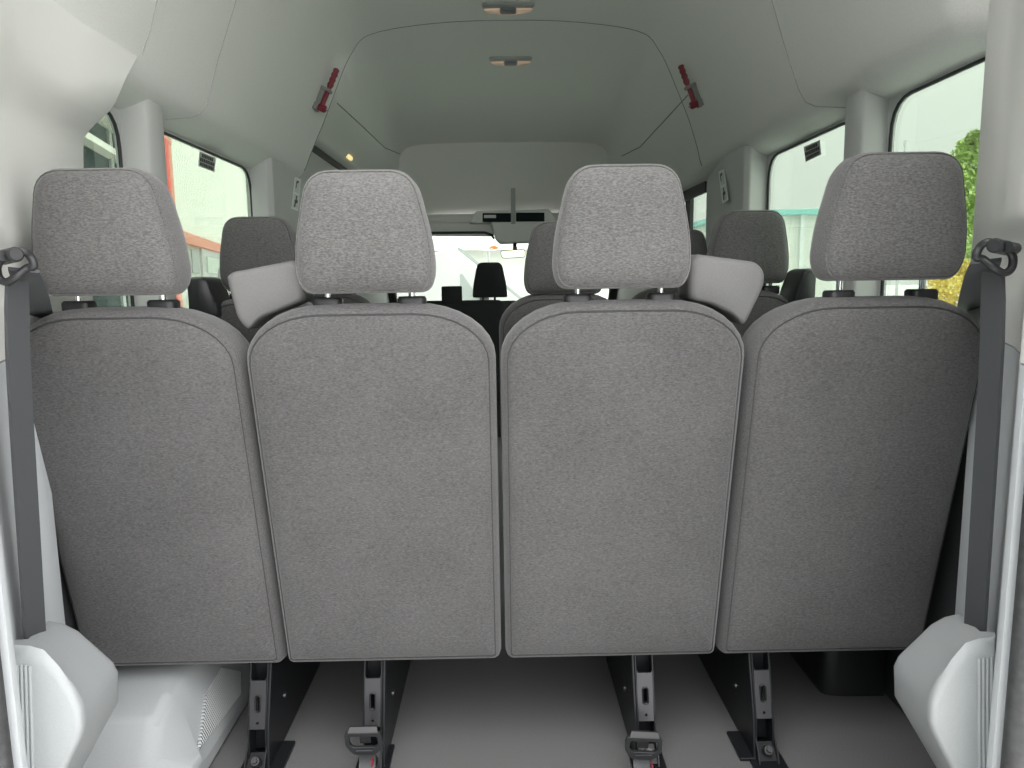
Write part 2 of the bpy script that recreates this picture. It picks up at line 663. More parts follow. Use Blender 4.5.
# headliner seams
def seam(pix, r=.0028, bvh=None):
    bm = bmesh.new()
    pts = []
    for i in range(len(pix) - 1):
        for k in range(6):
            t = k / 6
            p, n = hit(pix[i][0] * (1 - t) + pix[i + 1][0] * t, pix[i][1] * (1 - t) + pix[i + 1][1] * t)
            pts.append(p)
    pts.append(hit(*pix[-1])[0])
    tube(bm, pts, r, 6)
    return bm


bm = bmesh.new()
tube(bm, [p for p in ring(3.262) if p.z > 1.50], .0022, 6)
struct(obj('trim_17', bm, M['groove']))
struct(obj('trim_18', seam([(236, 0), (217, 62), (207, 104), (200, 114), (190, 117.5), (166, 119)], .0018), M['groove_soft']))
struct(obj('trim_19', seam([(772, 0), (786, 50), (799, 90), (806, 102), (816, 106.5), (849, 107.5)], .0018), M['groove_soft']))
struct(obj('trim_20', seam([(157, 0), (150, 30), (142, 54)], .0016), M['groove_soft']))
for side, nm in ((-1, 21), (1, 22)):  # added wall panels that paint in the shade beside the outer seats
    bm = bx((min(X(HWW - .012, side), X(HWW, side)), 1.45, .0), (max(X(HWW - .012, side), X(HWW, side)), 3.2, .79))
    struct(obj('trim_%d' % nm, bm, M['shade_trim'], smooth=False))
struct(obj('trim_12', seam([(337, 103), (360, 124), (385, 148), (400, 154)]), M['groove']))
struct(obj('trim_13', seam([(688, 95), (665, 120), (640, 147), (622, 156)]), M['groove']))

# raised roof pod in the headliner at the top of the photograph
def zc(x, Y):
    pr = smooth_prof(prof(Y))
    ax = abs(x - CX)
    for (xa, za), (xb, zb) in zip(pr[:-1], pr[1:]):
        if xb <= ax <= xa:
            return za + (zb - za) * (xa - ax) / max(1e-6, xa - xb)
    return pr[-1][1]


pl = rpoly([(CX - .50, 1.6), (CX + .50, 1.6), (CX + .50, 2.88), (CX - .50, 2.88)], .12, 8)
bm = bmesh.new()
loft([[Vector((x, y, zc(x, y) + .01)) for x, y in pl], [Vector((x, y, zc(x, y) - .012)) for x, y in pl],
      [Vector((CX + (x - CX) * .985, 2.24 + (y - 2.24) * .985, zc(x, y) - .018)) for x, y in pl]], bm=bm)
struct(obj('trim_14', bm, M['headliner']))

# cab end of the roof: sloping inner panel, header, windscreen
CY = 5.45
bm = bmesh.new()
prof5 = ring(CY)
lowz = 1.50
vs = [bm.verts.new(p) for p in prof5]
n5 = len(prof5)
vs2 = [bm.verts.new((p.x, CY + .42, min(p.z, max(lowz, p.z - .46)))) for p in prof5]
for i in range(n5 - 1):
    bm.faces.new((vs[i], vs[i + 1], vs2[i + 1], vs2[i]))
struct(obj('wall_cab_roof', bm, M['headliner_front']))
hb = W(512, 233, 5.62)
# header rail under the panel (visor zone)
bm = bx((X(.93, -1), 5.60, 1.40), (X(.93, 1), 5.95, 1.52))
struct(obj('trim_15', bm, M['headliner'], bevel=0.02))
# windscreen: sloped pane
bm = bmesh.new()
prism(bm, [(X(.90, -1), 5.70, 1.46), (X(.90, 1), 5.70, 1.46), (X(.90, 1), 6.25, .80), (X(.90, -1), 6.25, .80)], (0, .006, .004))
struct(obj('window_7', bm, M['glass_wind'], smooth=False))
bm = bmesh.new()
for side in (-1, 1):
    tube(bm, [(X(.90, side), 5.68, 1.46), (X(.92, side), 6.24, .80)], .045, 10)
struct(obj('trim_16', bm, M['plastic_black']))

# ------------------------------------------------------------------ seats
TILT = 0.2155                                    # rearward lean of the backs: y falls as z rises
Z_B, Z_T = 0.216, 0.991                          # lower and upper edge of a back
Y_B = 1.484                                      # rear face at its lower edge


def back_y(z):
    return Y_B - TILT * (z - Z_B)


def slab(outline, insets, y0, cx=0):
    """Loft an outline function through (inset, depth) pairs on the reclined plane."""
    rings = []
    for d, n in insets:
        rings.append([Vector((cx + x, y0(z) + n, z)) for x, z in outline(d)])
    return loft(rings)


def make_backrest(hw, cx, root):
    rx, ry, rb = min(.15, hw * .72), .105, .022

    def outline(d):
        return rrect(hw - d * .65, Z_B + d, Z_T - d, max(rx - d * .9, .02), max(ry - d * .8, .012), max(rb - d, .006))
    ins = [(.17, -.012), (.12, -.011), (.07, -.008), (.045, -.004), (.028, .001), (.0215, .005), (.0200, .0085), (.0185, .0085), (.017, .0058),
           (.010, .012), (.004, .022), (0, .038), (0, .075), (.004, .098), (.02, .115), (.06, .122)]
    b = obj('backrest', slab(outline, ins, back_y, cx), M['fabric'], root, angle=60)
    # stitched seam line that runs round the rear panel
    ol = outline(.0193)
    bm = bmesh.new()
    tube(bm, [(cx + x, back_y(z) + .0070, z) for x, z in ol], .0011, 6, True)
    obj('seam', bm, M['seam'], b)
    return b


def head_outline(d, w0, w1, h):
    """Trapezoid headrest outline: full low, narrower at the top."""
    zb, zt = 0, h
    pts = rpoly([(-w0 * .90, zb), (w0 * .90, zb), (w0, zb + .035), (w0 * .965, zb + h * .45), (w1, zt), (-w1, zt), (-w0 * .965, zb + h * .45), (-w0, zb + .035)],
                [.02, .02, .03, .09, .042, .042, .09, .03], 6)
    cz = h / 2
    k = 1 - d / w0
    kz = 1 - d / (h / 2)
    return [(x * k, cz + (z - cz) * kz) for x, z in pts]


HZ = 1.010


def make_headrest(cx, root, w0=.124, w1=.092, h=.224, zb=HZ, y0=1.318):
    def yy(z):
        return y0 - .10 * (z - zb)
    ins = [(.085, -.010), (.05, -.009), (.025, -.004), (.012, .003), (.007, .009), (.0062, .0115), (.0054, .0115), (.004, .0105), (0, .022), (0, .06),
           (.006, .085), (.02, .102), (.05, .110)]
    rings = []
    for d, n in ins:
        rings.append([Vector((cx + x, yy(zb + z) + n, zb + z)) for x, z in head_outline(d, w0, w1, h)])
    hd = obj('headrest', loft(rings), M['fabric_head'], root, angle=60)
    for s in (-1, 1):
        bm = bmesh.new()
        px = cx + s * .077
        cyl(bm, (px, 1.372, Z_T - .06), (px, 1.368, zb + .05), .0058, seg=12)
        obj('headrest_post', bm, M['chrome'], hd)
        bm = bmesh.new()
        g = rpoly([(px - .026, 1.352), (px + .026, 1.352), (px + .026, 1.392), (px - .026, 1.392)], .014, 4)
        loft([[Vector((x, y, Z_T - .012)) for x, y in g], [Vector((x, y, Z_T + .008)) for x, y in g],
              [Vector((px + (x - px) * .88, 1.372 + (y - 1.372) * .86, Z_T + .012)) for x, y in g]], bm=bm)
        obj('post_guide', bm, M['plastic_black'], hd)
    return hd


def make_cushion(hw, cx, root):
    o = rpoly([(1.57, .33), (2.0, .33), (2.03, .40), (2.02, .475), (1.60, .455), (1.55, .44)], .03, 4)
    bm = loft([[Vector((cx + sx, y, z)) for y, z in o] for sx in (-hw, hw)])
    return obj('seat_cushion', bm, M['fabric'], root, bevel=0.02)


def make_leg(x, inward, root):
    """Black pressed-steel leg: tall side plate reaching forward, rear channel, slotted plate and bolted foot."""
    px = x + inward * .021                      # inward side plate
    bm = bmesh.new()
    pl = [(1.452, .0), (2.0, .0), (2.0, .03), (1.88, .33), (1.54, .33), (1.508, .21), (1.470, .10)]
    prism(bm, [(px, y, z) for y, z in pl], (inward * .006, 0, 0))
    # lower flange along the floor
    if abs(x) > .4:
        box(bm, (min(px, px + inward * .035), 1.452, 0), (max(px, px + inward * .035), 1.55, .008))
    leg = obj('leg', bm, M['black_metal'], root, bevel=0.002)
    # small studs added to stand in for glints on the side plate
    for (yb, zb_) in ((1.58, .10), (1.66, .17), (1.62, .225)):
        bm = bmesh.new()
        cyl(bm, (px + inward * .004, yb, zb_), (px + inward * .011, yb, zb_), .008, .006, 10)
        obj('bolt', bm, M['grey_metal'], leg)
    # rear channel: two flanges and a web
    bm = bmesh.new()
    for s in (-1, 1):
        fx = x + s * .0185
        pf = [(1.462, .02), (1.50, .02), (1.555, .26), (1.528, .26), (1.502, .19), (1.468, .08)]
        prism(bm, [(fx - .002, y, z) for y, z in pf], (.004, 0, 0))
    box(bm, (x - .0185, 1.535, .02), (x + .0185, 1.540, .30))
    box(bm, (x - .0185, 1.506, .02), (x + .0185, 1.512, .10))
    obj('channel', bm, M['black_metal'], leg, bevel=0.0012)
    # slotted plate between the flanges
    bm = bmesh.new()
    slot = rpoly([(x - .0045, .122), (x + .0045, .122), (x + .0045, .152), (x - .0045, .152)], .0045, 4)
    hole = [(x + .003 * math.cos(k * PI / 5), .098 + .003 * math.sin(k * PI / 5)) for k in range(10)]
    b2 = panel_holes([(x - .0175, .086), (x + .0175, .086), (x + .0165, .188), (x + .0145, .182), (x - .0145, .182), (x - .0165, .188)], [slot, hole],
                     lambda p: Vector((p[0], 1.470 + (p[1] - .08) * .28, p[1])), (0, .004, 0))
    obj('slotted_plate', b2, M['grey_metal'], leg, smooth=False)
    bm = bmesh.new()
    tube(bm, [(x + (q[0] - x) * 1.25, 1.468 + (q[1] - .08) * .28, .137 + (q[1] - .137) * 1.08) for q in slot], .0016, 6, True)
    obj('slot_rim', bm, M['black_metal'], leg)
    # foot
    bm = bmesh.new()
    ft = [(1.43, .0), (1.50, .0), (1.50, .05), (1.47, .055), (1.445, .03)]
    prism(bm, [(x - .022, y, z) for y, z in ft], (.003, 0, 0))
    prism(bm, [(x + .019, y, z) for y, z in ft], (.003, 0, 0))
    box(bm, (x - .036, 1.42, 0), (x + .036, 1.53, .006))
    prism(bm, [(x - .02, 1.44, .008), (x + .02, 1.44, .008), (x + .02, 1.468, .03), (x - .02, 1.468, .03)], (0, .004, .003))
    obj('foot', bm, M['black_metal'], leg, bevel=0.001)
    bm = bmesh.new()
    cyl(bm, (x + .001, 1.452, .024), (x + .001, 1.443, .032), .011, .009, 16)
    cyl(bm, (x + .001, 1.445, .030), (x + .001, 1.437, .038), .006, .006, 6)
    obj('bolt', bm, M['grey_metal'], leg)
    return leg


def guide_housing(root, pix, Y, depth, dx=0.0, inner=1.0):
    """Belt-guide housing on a shoulder: an outline with its own depth and rounded edges."""
    q = [W(px, py, Y) for px, py in pix]
    c = sum((Vector((p.x, p.z)) for p in q), Vector((0, 0))) / len(q)
    o = rpoly([(p.x, p.z) for p in q], .012, 4)
    rings = []
    for k, n in ((.84, -.004), (.94, -.002), (1.0, .003), (1.04, .014), (1.05, depth * .6), (.97, depth), (.7, depth + .008)):
        rings.append([Vector((c.x + (x - c.x) * k, Y + n - .12 * (z - c.y), c.y + (z - c.y) * k)) for x, z in o])
    return obj('belt_guide', loft(rings), M['plastic_dark'], root, angle=70)


SEATS = [
    # centre, half width, headrest centre, leg x, leg inward side
    (-.689, .212, -.695, -.536, 1, 'grey fabric rear seat at the left end of the front-facing row, beside the left belt pillar'),
    (-.242, .230, -.241, -.290, 1, 'second grey rear seat from the left, belt guide on its left shoulder'),
    (.2245, .2275, .217, .298, -1, 'third grey rear seat from the left, belt guide on its right shoulder'),
    (.679, .221, .702, .553, -1, 'grey fabric rear seat at the right end of the nearest row, beside the right belt pillar'),
]
SEATS[0] = SEATS[0][:5] + ('leftmost of the four grey seats in the nearest row',)
SEATS[3] = SEATS[3][:5] + ('rightmost of the four grey seats in the nearest row',)
HEADS = [(.128, .098, .218, 1.012), (.124, .092, .212, 1.010), (.124, .092, .214, 1.012), (.130, .098, .221, 1.020)]
G_REAR = 'four seats of the nearest row'
seat_roots = []
for cx, hw, hx, lx, inw, lab in SEATS:
    r = thing('passenger_seat', lab, 'seat', (cx, 1.48, 0), G_REAR)
    make_backrest(hw, cx, r)
    make_headrest(hx, r, *HEADS[len(seat_roots)])
    make_cushion(hw - .005, cx, r)
    make_leg(lx, inw, r)
    seat_roots.append(r)
guide_housing(seat_roots[1], [(227, 277), (232, 273), (294, 261), (303, 268), (303, 300), (280, 310), (258, 318), (246, 331), (236, 318)], 1.375, .10)
guide_housing(seat_roots[2], [(690, 262), (697, 255), (757, 263), (765, 274), (763, 288), (746, 326), (735, 315), (712, 304), (690, 300)], 1.375, .10)

# second row and the seats beyond: one prototype, then copies
ROW = .83
p_root = thing('passenger_seat', 'dark grey seat behind the gap between the first two headrests, by the left window pillar', 'seat', (-.70, 1.48 + ROW, 0), 'seats of the rows beyond')
pc = -.70


def shifted(fn, *a):
    before = set(bpy.data.objects)
    fn(*a)
    return [o for o in bpy.data.objects if o not in before]


tmp = thing('tmp_root', 'x', 'x', (-.70, 1.48, 0))
make_backrest(.188, pc, tmp)
make_headrest(-.692, tmp, .117, .088, .208)
make_cushion(.185, pc, tmp)
make_leg(-.56, 1, tmp)
for ch in list(tmp.children):
    ch.parent = p_root
    ch.matrix_parent_inverse = Matrix.Translation((.70, -1.48, 0))
bpy.data.objects.remove(tmp)
s_rw = dup(p_root, (.70, 1.48 + ROW, 0), 'dark grey second-row seat by the right window, seen between the third and fourth headrests')
s_ri = dup(p_root, (.180, 1.48 + ROW, 0), 'dark grey second-row seat behind the third headrest, its left edge showing')
s_rw3 = dup(p_root, (.70, 1.48 + 2 * ROW, 0), 'dark seat further ahead on the right, a sliver showing beside the third headrest')
s_lw3 = dup(p_root, (-.70, 1.48 + 2 * ROW, 0), 'dark seat two rows ahead on the left, glimpsed under the second headrest')
p_root['label'] = 'dark grey second-row seat by the left window, seen between the first and second headrests'
# mirror-correct headrest offset on the right-hand copies
for s, dx in ((s_rw, .012), (s_ri, -.005), (s_rw3, .012)):
    for ch in s.children:
        if ch.name.startswith('headrest'):
            ch.location.x += dx
            ch.location.z += -.024 if s is s_ri else 0.0

# shoulder belt guides of the second-row window seats
def side_guide(root, xo, xi, y, z0, z1):
    s = 1 if xo > 0 else -1
    o = rpoly([(xo, z0), (xi, z0), (xi - s * -.005, z0 + .05), (xi + s * .03, z1), (xo, z1)], .02, 4)
    rings = []
    cx, cz = (xo + xi) / 2, (z0 + z1) / 2
    for k, n in ((.86, -.004), (.96, .002), (1, .012), (1, .10), (.95, .12)):
        rings.append([Vector((cx + (x - cx) * k, y + n, cz + (z - cz) * k)) for x, z in o])
    return obj('belt_guide', loft(rings), M['belt_plastic'], root, angle=60)


side_guide(p_root, -.892, -.805, 2.13, .93, 1.052)
side_guide(s_rw, .905, .838, 2.13, .93, 1.052)

# cab passenger bench: low wide back, one headrest, one small square headrest
cb = thing('cab_seat', 'black front passenger bench far ahead, before the windscreen', 'seat', (-.25, 4.95, 0))
yo = 4.70


def cab_slab(x0, x1, z0, z1, y, th, r, name, material, par):
    o = rpoly([(x0, z0), (x1, z0), (x1, z1), (x0, z1)], r, 5)
    cx, cz = (x0 + x1) / 2, (z0 + z1) / 2
    rings = []
    for k, n in ((.9, -.008), (.97, 0), (1, .02), (1, th * .7), (.94, th)):
        rings.append([Vector((cx + (x - cx) * k, y + n, cz + (z - cz) * k)) for x, z in o])
    return obj(name, loft(rings), material, par, angle=60)


M['cab_fabric'] = mat('cab_seat_cloth', (0.022, 0.024, 0.026), 0.9)
cab_slab(-.62, .02, .25, .905, yo, .14, .05, 'backrest', M['cab_fabric'], cb)
bm = bx((-.62, yo + .10, .28), (.02, yo + .58, .46))
obj('seat_cushion', bm, M['cab_fabric'], cb, bevel=.03)
bm = bx((-.60, yo + .10, 0), (0, yo + .50, .28))
obj('seat_box', bm, M['plastic_black'], cb, bevel=.01)
bm = None
a, b = W(472.5, 297.5, yo), W(507, 262, yo)
o = rpoly([(a.x, a.z - .002), (b.x, a.z - .002), (b.x - .004, a.z + .07), (b.x - .034, b.z), (a.x + .034, b.z), (a.x + .004, a.z + .07)], [.014, .014, .04, .035, .035, .04], 5)
cxx, czz = (a.x + b.x) / 2, (a.z + b.z) / 2
rings = []
for k, n in ((.9, -.008), (.97, 0), (1, .02), (1, .07), (.92, .10)):
    rings.append([Vector((cxx + (x - cxx) * k, yo + n, czz + (z - czz) * k)) for x, z in o])
hr = obj('headrest', loft(rings), M['cab_fabric'], cb, angle=60)
bm = bmesh.new()
for dx in (-.045, .03):
    bm = bmesh.new()
    cyl(bm, (cxx + dx, yo + .05, .88), (cxx + dx, yo + .05, a.z + .03), .007, seg=8)
    obj('headrest_post', bm, M['plastic_black'], hr)
a, b = W(441.5, 302, yo), W(461.5, 286, yo)
cab_slab(a.x, b.x, .88, b.z, yo, .08, .012, 'low_headrest', M['cab_fabric'], cb)

# ------------------------------------------------------------------ buckles hanging at the inner legs
def buckle(pc_x, py, lab, lean):
    y = 1.39
    c = W(pc_x, py, y)
    t = thing('belt_tongue', lab, 'buckle', (c.x, y, 0.0), 'belt tongues at the seat legs')
    # metal frame with a slot
    outer = rpoly([(-.036, -.002), (.036, -.002), (.040, -.018), (.022, -.046), (-.024, -.046), (-.040, -.018)], .008, 4)
    outer = rpoly([(-.038, .012), (.036, .012), (.0385, -.016), (.022, -.034), (-.022, -.034), (-.038, -.016)], .008, 4)
    slot = rpoly([(-.029, .004), (.028, .004), (.029, -.012), (.022, -.018), (-.022, -.018), (-.029, -.012)], .005, 3)
    rot = Matrix.Rotation(lean, 3, 'Y')

    def to3(p, dy=0.0):
        v = rot @ Vector((p[0], dy, p[1]))
        return Vector((c.x + v.x, y + v.y - p[1] * .35, c.z + v.z * 1.3))
    bm = panel_holes(outer, [slot], lambda p: to3(p), (0, .009, 0))
    fr = obj('frame', bm, M['belt_plastic'], t, bevel=.0015, smooth=True)
    # folded upper lip
    bm = bmesh.new()
    prism(bm, [to3((-.032, .011)), to3((.031, .011)), to3((.028, .018), .012), to3((-.027, .018), .012)], (0, .005, 0))
    obj('lip', bm, M['plastic_black'], t, bevel=.001)
    # cross bar inside
    bm = bmesh.new()
    prism(bm, [to3((-.010, .004), .012), to3((.012, .004), .012), to3((.012, -.016), .012), to3((-.010, -.016), .012)], (0, .004, 0))
    obj('latch', bm, M['grey_metal'], t)
    # webbing tail to the floor
    bm = bmesh.new()
    z0 = c.z - .028
    rows = []
    for k in range(8):
        f = k / 7
        yy = y + .012 + .03 * math.sin(f * PI) - .01
        rows.append([Vector((c.x - .017, yy, z0 * (1 - f) + .004 * f)), Vector((c.x + .017, yy, z0 * (1 - f) + .004 * f)),
                     Vector((c.x + .017, yy + .004, z0 * (1 - f) + .004 * f)), Vector((c.x - .017, yy + .004, z0 * (1 - f) + .004 * f))])
    loft(rows, bm=bm)
    obj('webbing', bm, M['webbing'], t)
    bm = bmesh.new()
    box(bm, (c.x + .014, y - .004, c.z - .060), (c.x + .018, y + .010, c.z - .046))
    obj('red_tab', bm, M['red'], t, bevel=.001)
    return t


buckle(363, 739, 'black belt tongue with slotted frame hanging at the leg under the second seat', 0.0)
buckle(644.5, 744, 'black belt tongue with slotted frame hanging at the leg under the third seat', 0.06)

# ------------------------------------------------------------------ pillar belts
def strip(bm, path, widths, th=.0025, acrossv=None):
    """Flat webbing along a path; the across direction is given per point or derived."""
    rows = []
    for i, p in enumerate(path):
        p = Vector(p)
        a = Vector(acrossv[i] if isinstance(acrossv, list) else acrossv).normalized()
        d = (Vector(path[min(i + 1, len(path) - 1)]) - Vector(path[max(i - 1, 0)])).normalized()
        n = d.cross(a).normalized() * th
        w = widths[i] / 2
        rows.append([p - a * w - n, p + a * w - n, p + a * w + n, p - a * w + n])
    return loft(rows, bm=bm)


def pillar_belt(side, lab):
    def P(px, py, Y):
        if side < 0:
            px, py = 1010 - px, py + 9
        return W(px, py, Y)
    base = P(996, 258, 1.06)
    t = thing('seat_belt', lab, 'seat belt', (base.x, base.y, 0.5))
    # webbing from the ring down to the cover
    bm = bmesh.new()
    L = [P(993, 272, 1.085), P(993, 300, 1.085), P(992, 345, 1.085), P(988, 420, 1.09), P(982, 515, 1.10), P(974, 645, 1.12)]
    acr = Vector((side * .05, -1, 0))
    path = [Vector(p) for p in L]
    strip(bm, path, [.042, .046, .046, .046, .046, .046], acrossv=acr)
    obj('webbing', bm, M['webbing'], t)
    # webbing from the ring to behind the seat
    bm = bmesh.new()
    p2 = [P(986, 261, 1.075), P(980, 276, 1.16), P(973, 297, 1.31), P(967, 318, 1.50)]
    strip(bm, [Vector(p) for p in p2], [.040, .046, .046, .046], acrossv=[Vector((side * .6, -.78, .1))] * 4)
    obj('shoulder_webbing', bm, M['webbing'], t)
    # ring: rounded loop hanging from the bolt cover
    bm = bmesh.new()
    cpx = [(976, 257), (980, 247), (988, 242), (999, 245), (1008, 250), (1013, 258), (1011, 269), (1003, 273), (993, 267), (983, 259)]
    pts = [P(x, y, 1.055 if x > 985 else 1.065) for x, y in cpx]
    # smooth the loop
    dense = []
    n = len(pts)
    for i in range(n):
        p0, p1, p2_, p3 = pts[i - 1], pts[i], pts[(i + 1) % n], pts[(i + 2) % n]
        for k in range(4):
            q = k / 4
            dense.append(0.5 * ((2 * p1) + (p2_ - p0) * q + (2 * p0 - 5 * p1 + 4 * p2_ - p3) * q * q + (3 * p1 - p0 - 3 * p2_ + p3) * q ** 3))
    tube(bm, dense, .0056, 10, True)
    obj('belt_ring', bm, M['belt_plastic'], t, angle=80)
    bm = bmesh.new()
    c = P(997, 246, 1.05)
    ax = Vector((-side * .75, -.62, .05)).normalized()
    cyl(bm, c - ax * .04, c + ax * .010, .0105, .0105, 18)
    cyl(bm, c + ax * .010, c + ax * .013, .0105, .008, 18)
    obj('bolt_cover', bm, M['belt_plastic'], t)
    bm = bmesh.new()
    c2 = P(1008, 247, 1.045)
    cyl(bm, c2 - ax * .03, c2 + ax * .004, .0085, .0075, 16)
    obj('bolt_head', bm, M['belt_plastic'], t)
    return t


pillar_belt(-1, 'black seat belt hanging from a ring on the left rear pillar')
pillar_belt(1, 'black seat belt hanging from a ring on the right rear pillar')

# ------------------------------------------------------------------ pale covers at the pillar feet
def pillar_cover(side, lab):
    def P(px, py, Y):
        p = W(px, py, Y)
        if side > 0:
            p = Vector((.006 - p.x, p.y, p.z - .019))
        return p
    A = [(12, 646), (28, 647), (42, 651), (57, 667), (72, 689), (80, 708), (82, 728), (79, 740), (60, 780), (30, 845), (12, 845)]
    B = [(13, 640), (28, 639), (48, 621), (64, 624), (78, 631), (113, 662), (118, 672), (118, 702), (82, 768), (44, 838), (13, 838)]
    yA, yB = 1.035, 1.20
    a = [P(x, y, yA) for x, y in A]
    b = [P(x, y, yB if i not in (0, 1, 9, 10) else 1.09) for i, (x, y) in enumerate(B)]
    b[1] = P(28, 639, 1.09)
    c = sum(a, Vector()) / len(a)
    wallx = -.80 if side < 0 else .806
    t = thing('pillar_cover', lab, 'cover', (c.x, 1.1, 0))
    # smooth rings between the rear face and the wide front edge
    rings = []
    rings.append([c + (p - c) * .80 + Vector((0, -.004, 0)) for p in a])
    rings.append([c + (p - c) * .93 + Vector((0, -.002, 0)) for p in a])
    rings.append([p + Vector((0, .004, 0)) for p in a])
    for f in (.12, .3, .55, .8, .95):
        g = f
        rings.append([p * (1 - g) + q * g for p, q in zip(a, b)])
    rings.append(b)
    cb_ = sum(b, Vector()) / len(b)
    rings.append([cb_ + (q - cb_) * .93 + Vector((0, .006, 0)) for q in b])
    rings.append([cb_ + (q - cb_) * .80 + Vector((0, .008, 0)) for q in b])
    body = obj('body', loft(rings), M['cover'], t, angle=60)
    # vertical ribs along the outer edge of the rear face
    for k in range(4):
        bm = bmesh.new()
        x = 16.5 + 4.2 * k
        tube(bm, [P(x + 1.0, 664 + k * .5, yA - .004), P(x + 3.0, 730, yA - .004), P(x + 5.5, 845, yA - .004)], .0028, 6)
        obj('rib', bm, M['cover'], t)
    return t


pillar_cover(-1, 'pale grey moulded cover at the foot of the left rear pillar')
pillar_cover(1, 'pale grey moulded cover at the foot of the right rear pillar')

# pale wheel-arch box on the left, dark wheel arch on the right
t = thing('wheel_arch_box', 'pale grey wheel arch box on the floor under the leftmost seat', 'wheel arch', (-.77, 1.7, 0))
prof_yz = [(1.33, 0), (1.355, .10), (1.395, .165), (1.45, .188), (1.62, .20), (1.80, .205), (2.2, .205), (2.4, .0)]
rings = []
for xr, dz, dy in ((-.885, 0, 0), (-.735, 0, 0), (-.712, -.006, .004), (-.695, -.022, .014), (-.640, -.15, .04)):
    rr = []
    for i, (y, z) in enumerate(prof_yz):
        zz = max(0, z + dz) if z > 0 else 0
        if xr == -.640:
            zz = min(z, .05 if z > 0 else 0)
        cyv = 1.9
        rr.append(Vector((xr, y + dy * (1 if y < cyv else -1), zz)))
    rings.append(rr)
body = obj('body', loft(rings), M['cover'], t, bevel=.012, angle=50)
# ribbed grille let into the sloping inner face
p0, p1, p2, p3 = W(203, 692, 1.50), W(222, 664, 1.62), W(241, 688, 1.66), W(197, 752, 1.46)
sl = lambda z: -.695 + (.278 - z) / (.278 - .05) * .055 + .006
def on_face(px, py):
    # intersect the pixel ray with the sloping inner face
    A_ = Vector((-.695, 1.6, .178)); B_ = Vector((-.640, 1.6, .05))
    n = Vector((B_.z - A_.z, 0, -(B_.x - A_.x))).normalized()
    d = ray(px, py)
    return ORG + d * ((A_ - ORG).dot(n) / d.dot(n)), n
gp = []
nn = None
for q in ((205, 695), (221, 668), (240, 672), (240, 695), (198, 750)):
    p, nn = on_face(*q)
    gp.append(p)
if nn.x < 0:
    nn = -nn
bm = bmesh.new()
prism(bm, [p - nn * .004 for p in gp], nn * .008)
obj('grille', bm, M['grille'], t, bevel=.002)

bm = bmesh.new()
rings = []
for k in range(9):
    a = k / 8 * PI / 2
    xr = .93 - .15 * math.sin(a) ** .7
    rr = []
    for j in range(17):
        b = j / 16 * PI
        s = math.cos(a) * .25 + .75 if k < 8 else .72
        ex = 1 - .10 * (k / 8) ** 3
        rr.append(Vector((xr, 1.97 - .28 * ex * math.cos(b), max(0.0, (.31 * ex) * math.sin(b) ** .6))))
    rings.append(rr)
bm = loft(rings)
tag(obj('wheel_arch_liner', bm, mat('black_liner', (0.022, 0.023, 0.024), 0.38, bump=(60, 0.15, 0.002)), angle=50), 'black wheel arch liner on the floor under the rightmost seat', 'wheel arch')

# ------------------------------------------------------------------ hammers
def hammer(p_top, p_bot, lab):
    a, na = hit(*p_top)
    b, nb = hit(*p_bot)
    n = ((na + nb) / 2).normalized()
    d = (b - a)
    L = d.length
    d.normalize()
    s = d.cross(n).normalized()
    t = thing('emergency_hammer', lab, 'hammer', tuple(b), 'emergency hammers on the headliner')
    bm = bmesh.new()
    off = n * .028
    N = 16
    tube(bm, [a + d * (L * .48 * k / N) + off for k in range(N + 1)],
         [(.0115 + .0014 * math.sin(k / N * PI * 8)) * (.7 if k in (0, N) else 1) for k in range(N + 1)], 10)
    obj('handle', bm, M['red'], t)
    bm = bmesh.new()
    tube(bm, [a + d * (L * .46) + off, a + d * (L * .93) + off], [.0085, .0095], 10)
    obj('shaft', bm, M['red'], t)
    # head: cross-piece with a steel point at each end
    hb_ = a + d * (L * .95) + off
    bm = bmesh.new()
    tube(bm, [hb_ - n * .024, hb_ - n * .018, hb_ + n * .016, hb_ + n * .022], [.008, .0150, .0150, .008], 12)
    hd = obj('head', bm, M['red'], t)
    for q in (1, -1):
        bm = bmesh.new()
        cyl(bm, hb_ + n * .020 * q, hb_ + n * .030 * q, .006, .001, 10)
        obj('point', bm, M['chrome'], hd)
    # holder: cradle between the wall and the shaft, with a collar and a cup
    bm = bmesh.new()
    q0, q1 = a + d * (L * .50), a + d * (L * 1.02)
    prism(bm, [q0 - s * .012, q0 + s * .012, q0 + s * .012 + n * .020, q0 - s * .012 + n * .020], q1 - q0)
    prism(bm, [q0 - s * .016, q0 + s * .016, q0 + s * .016 + n * .042, q0 - s * .016 + n * .042], d * .012)
    prism(bm, [q1 - s * .020 - d * .022, q1 + s * .020 - d * .022, q1 + s * .020 + d * .006, q1 - s * .020 + d * .006], n * .018)
    obj('holder', bm, M['holder'], t, bevel=.002)
    return t


hammer((330.5, 66), (314, 107), 'red emergency hammer in its grey holder on the left headliner wall')
hammer((687, 62.5), (702, 103.5), 'red emergency hammer in its grey holder on the right headliner wall')

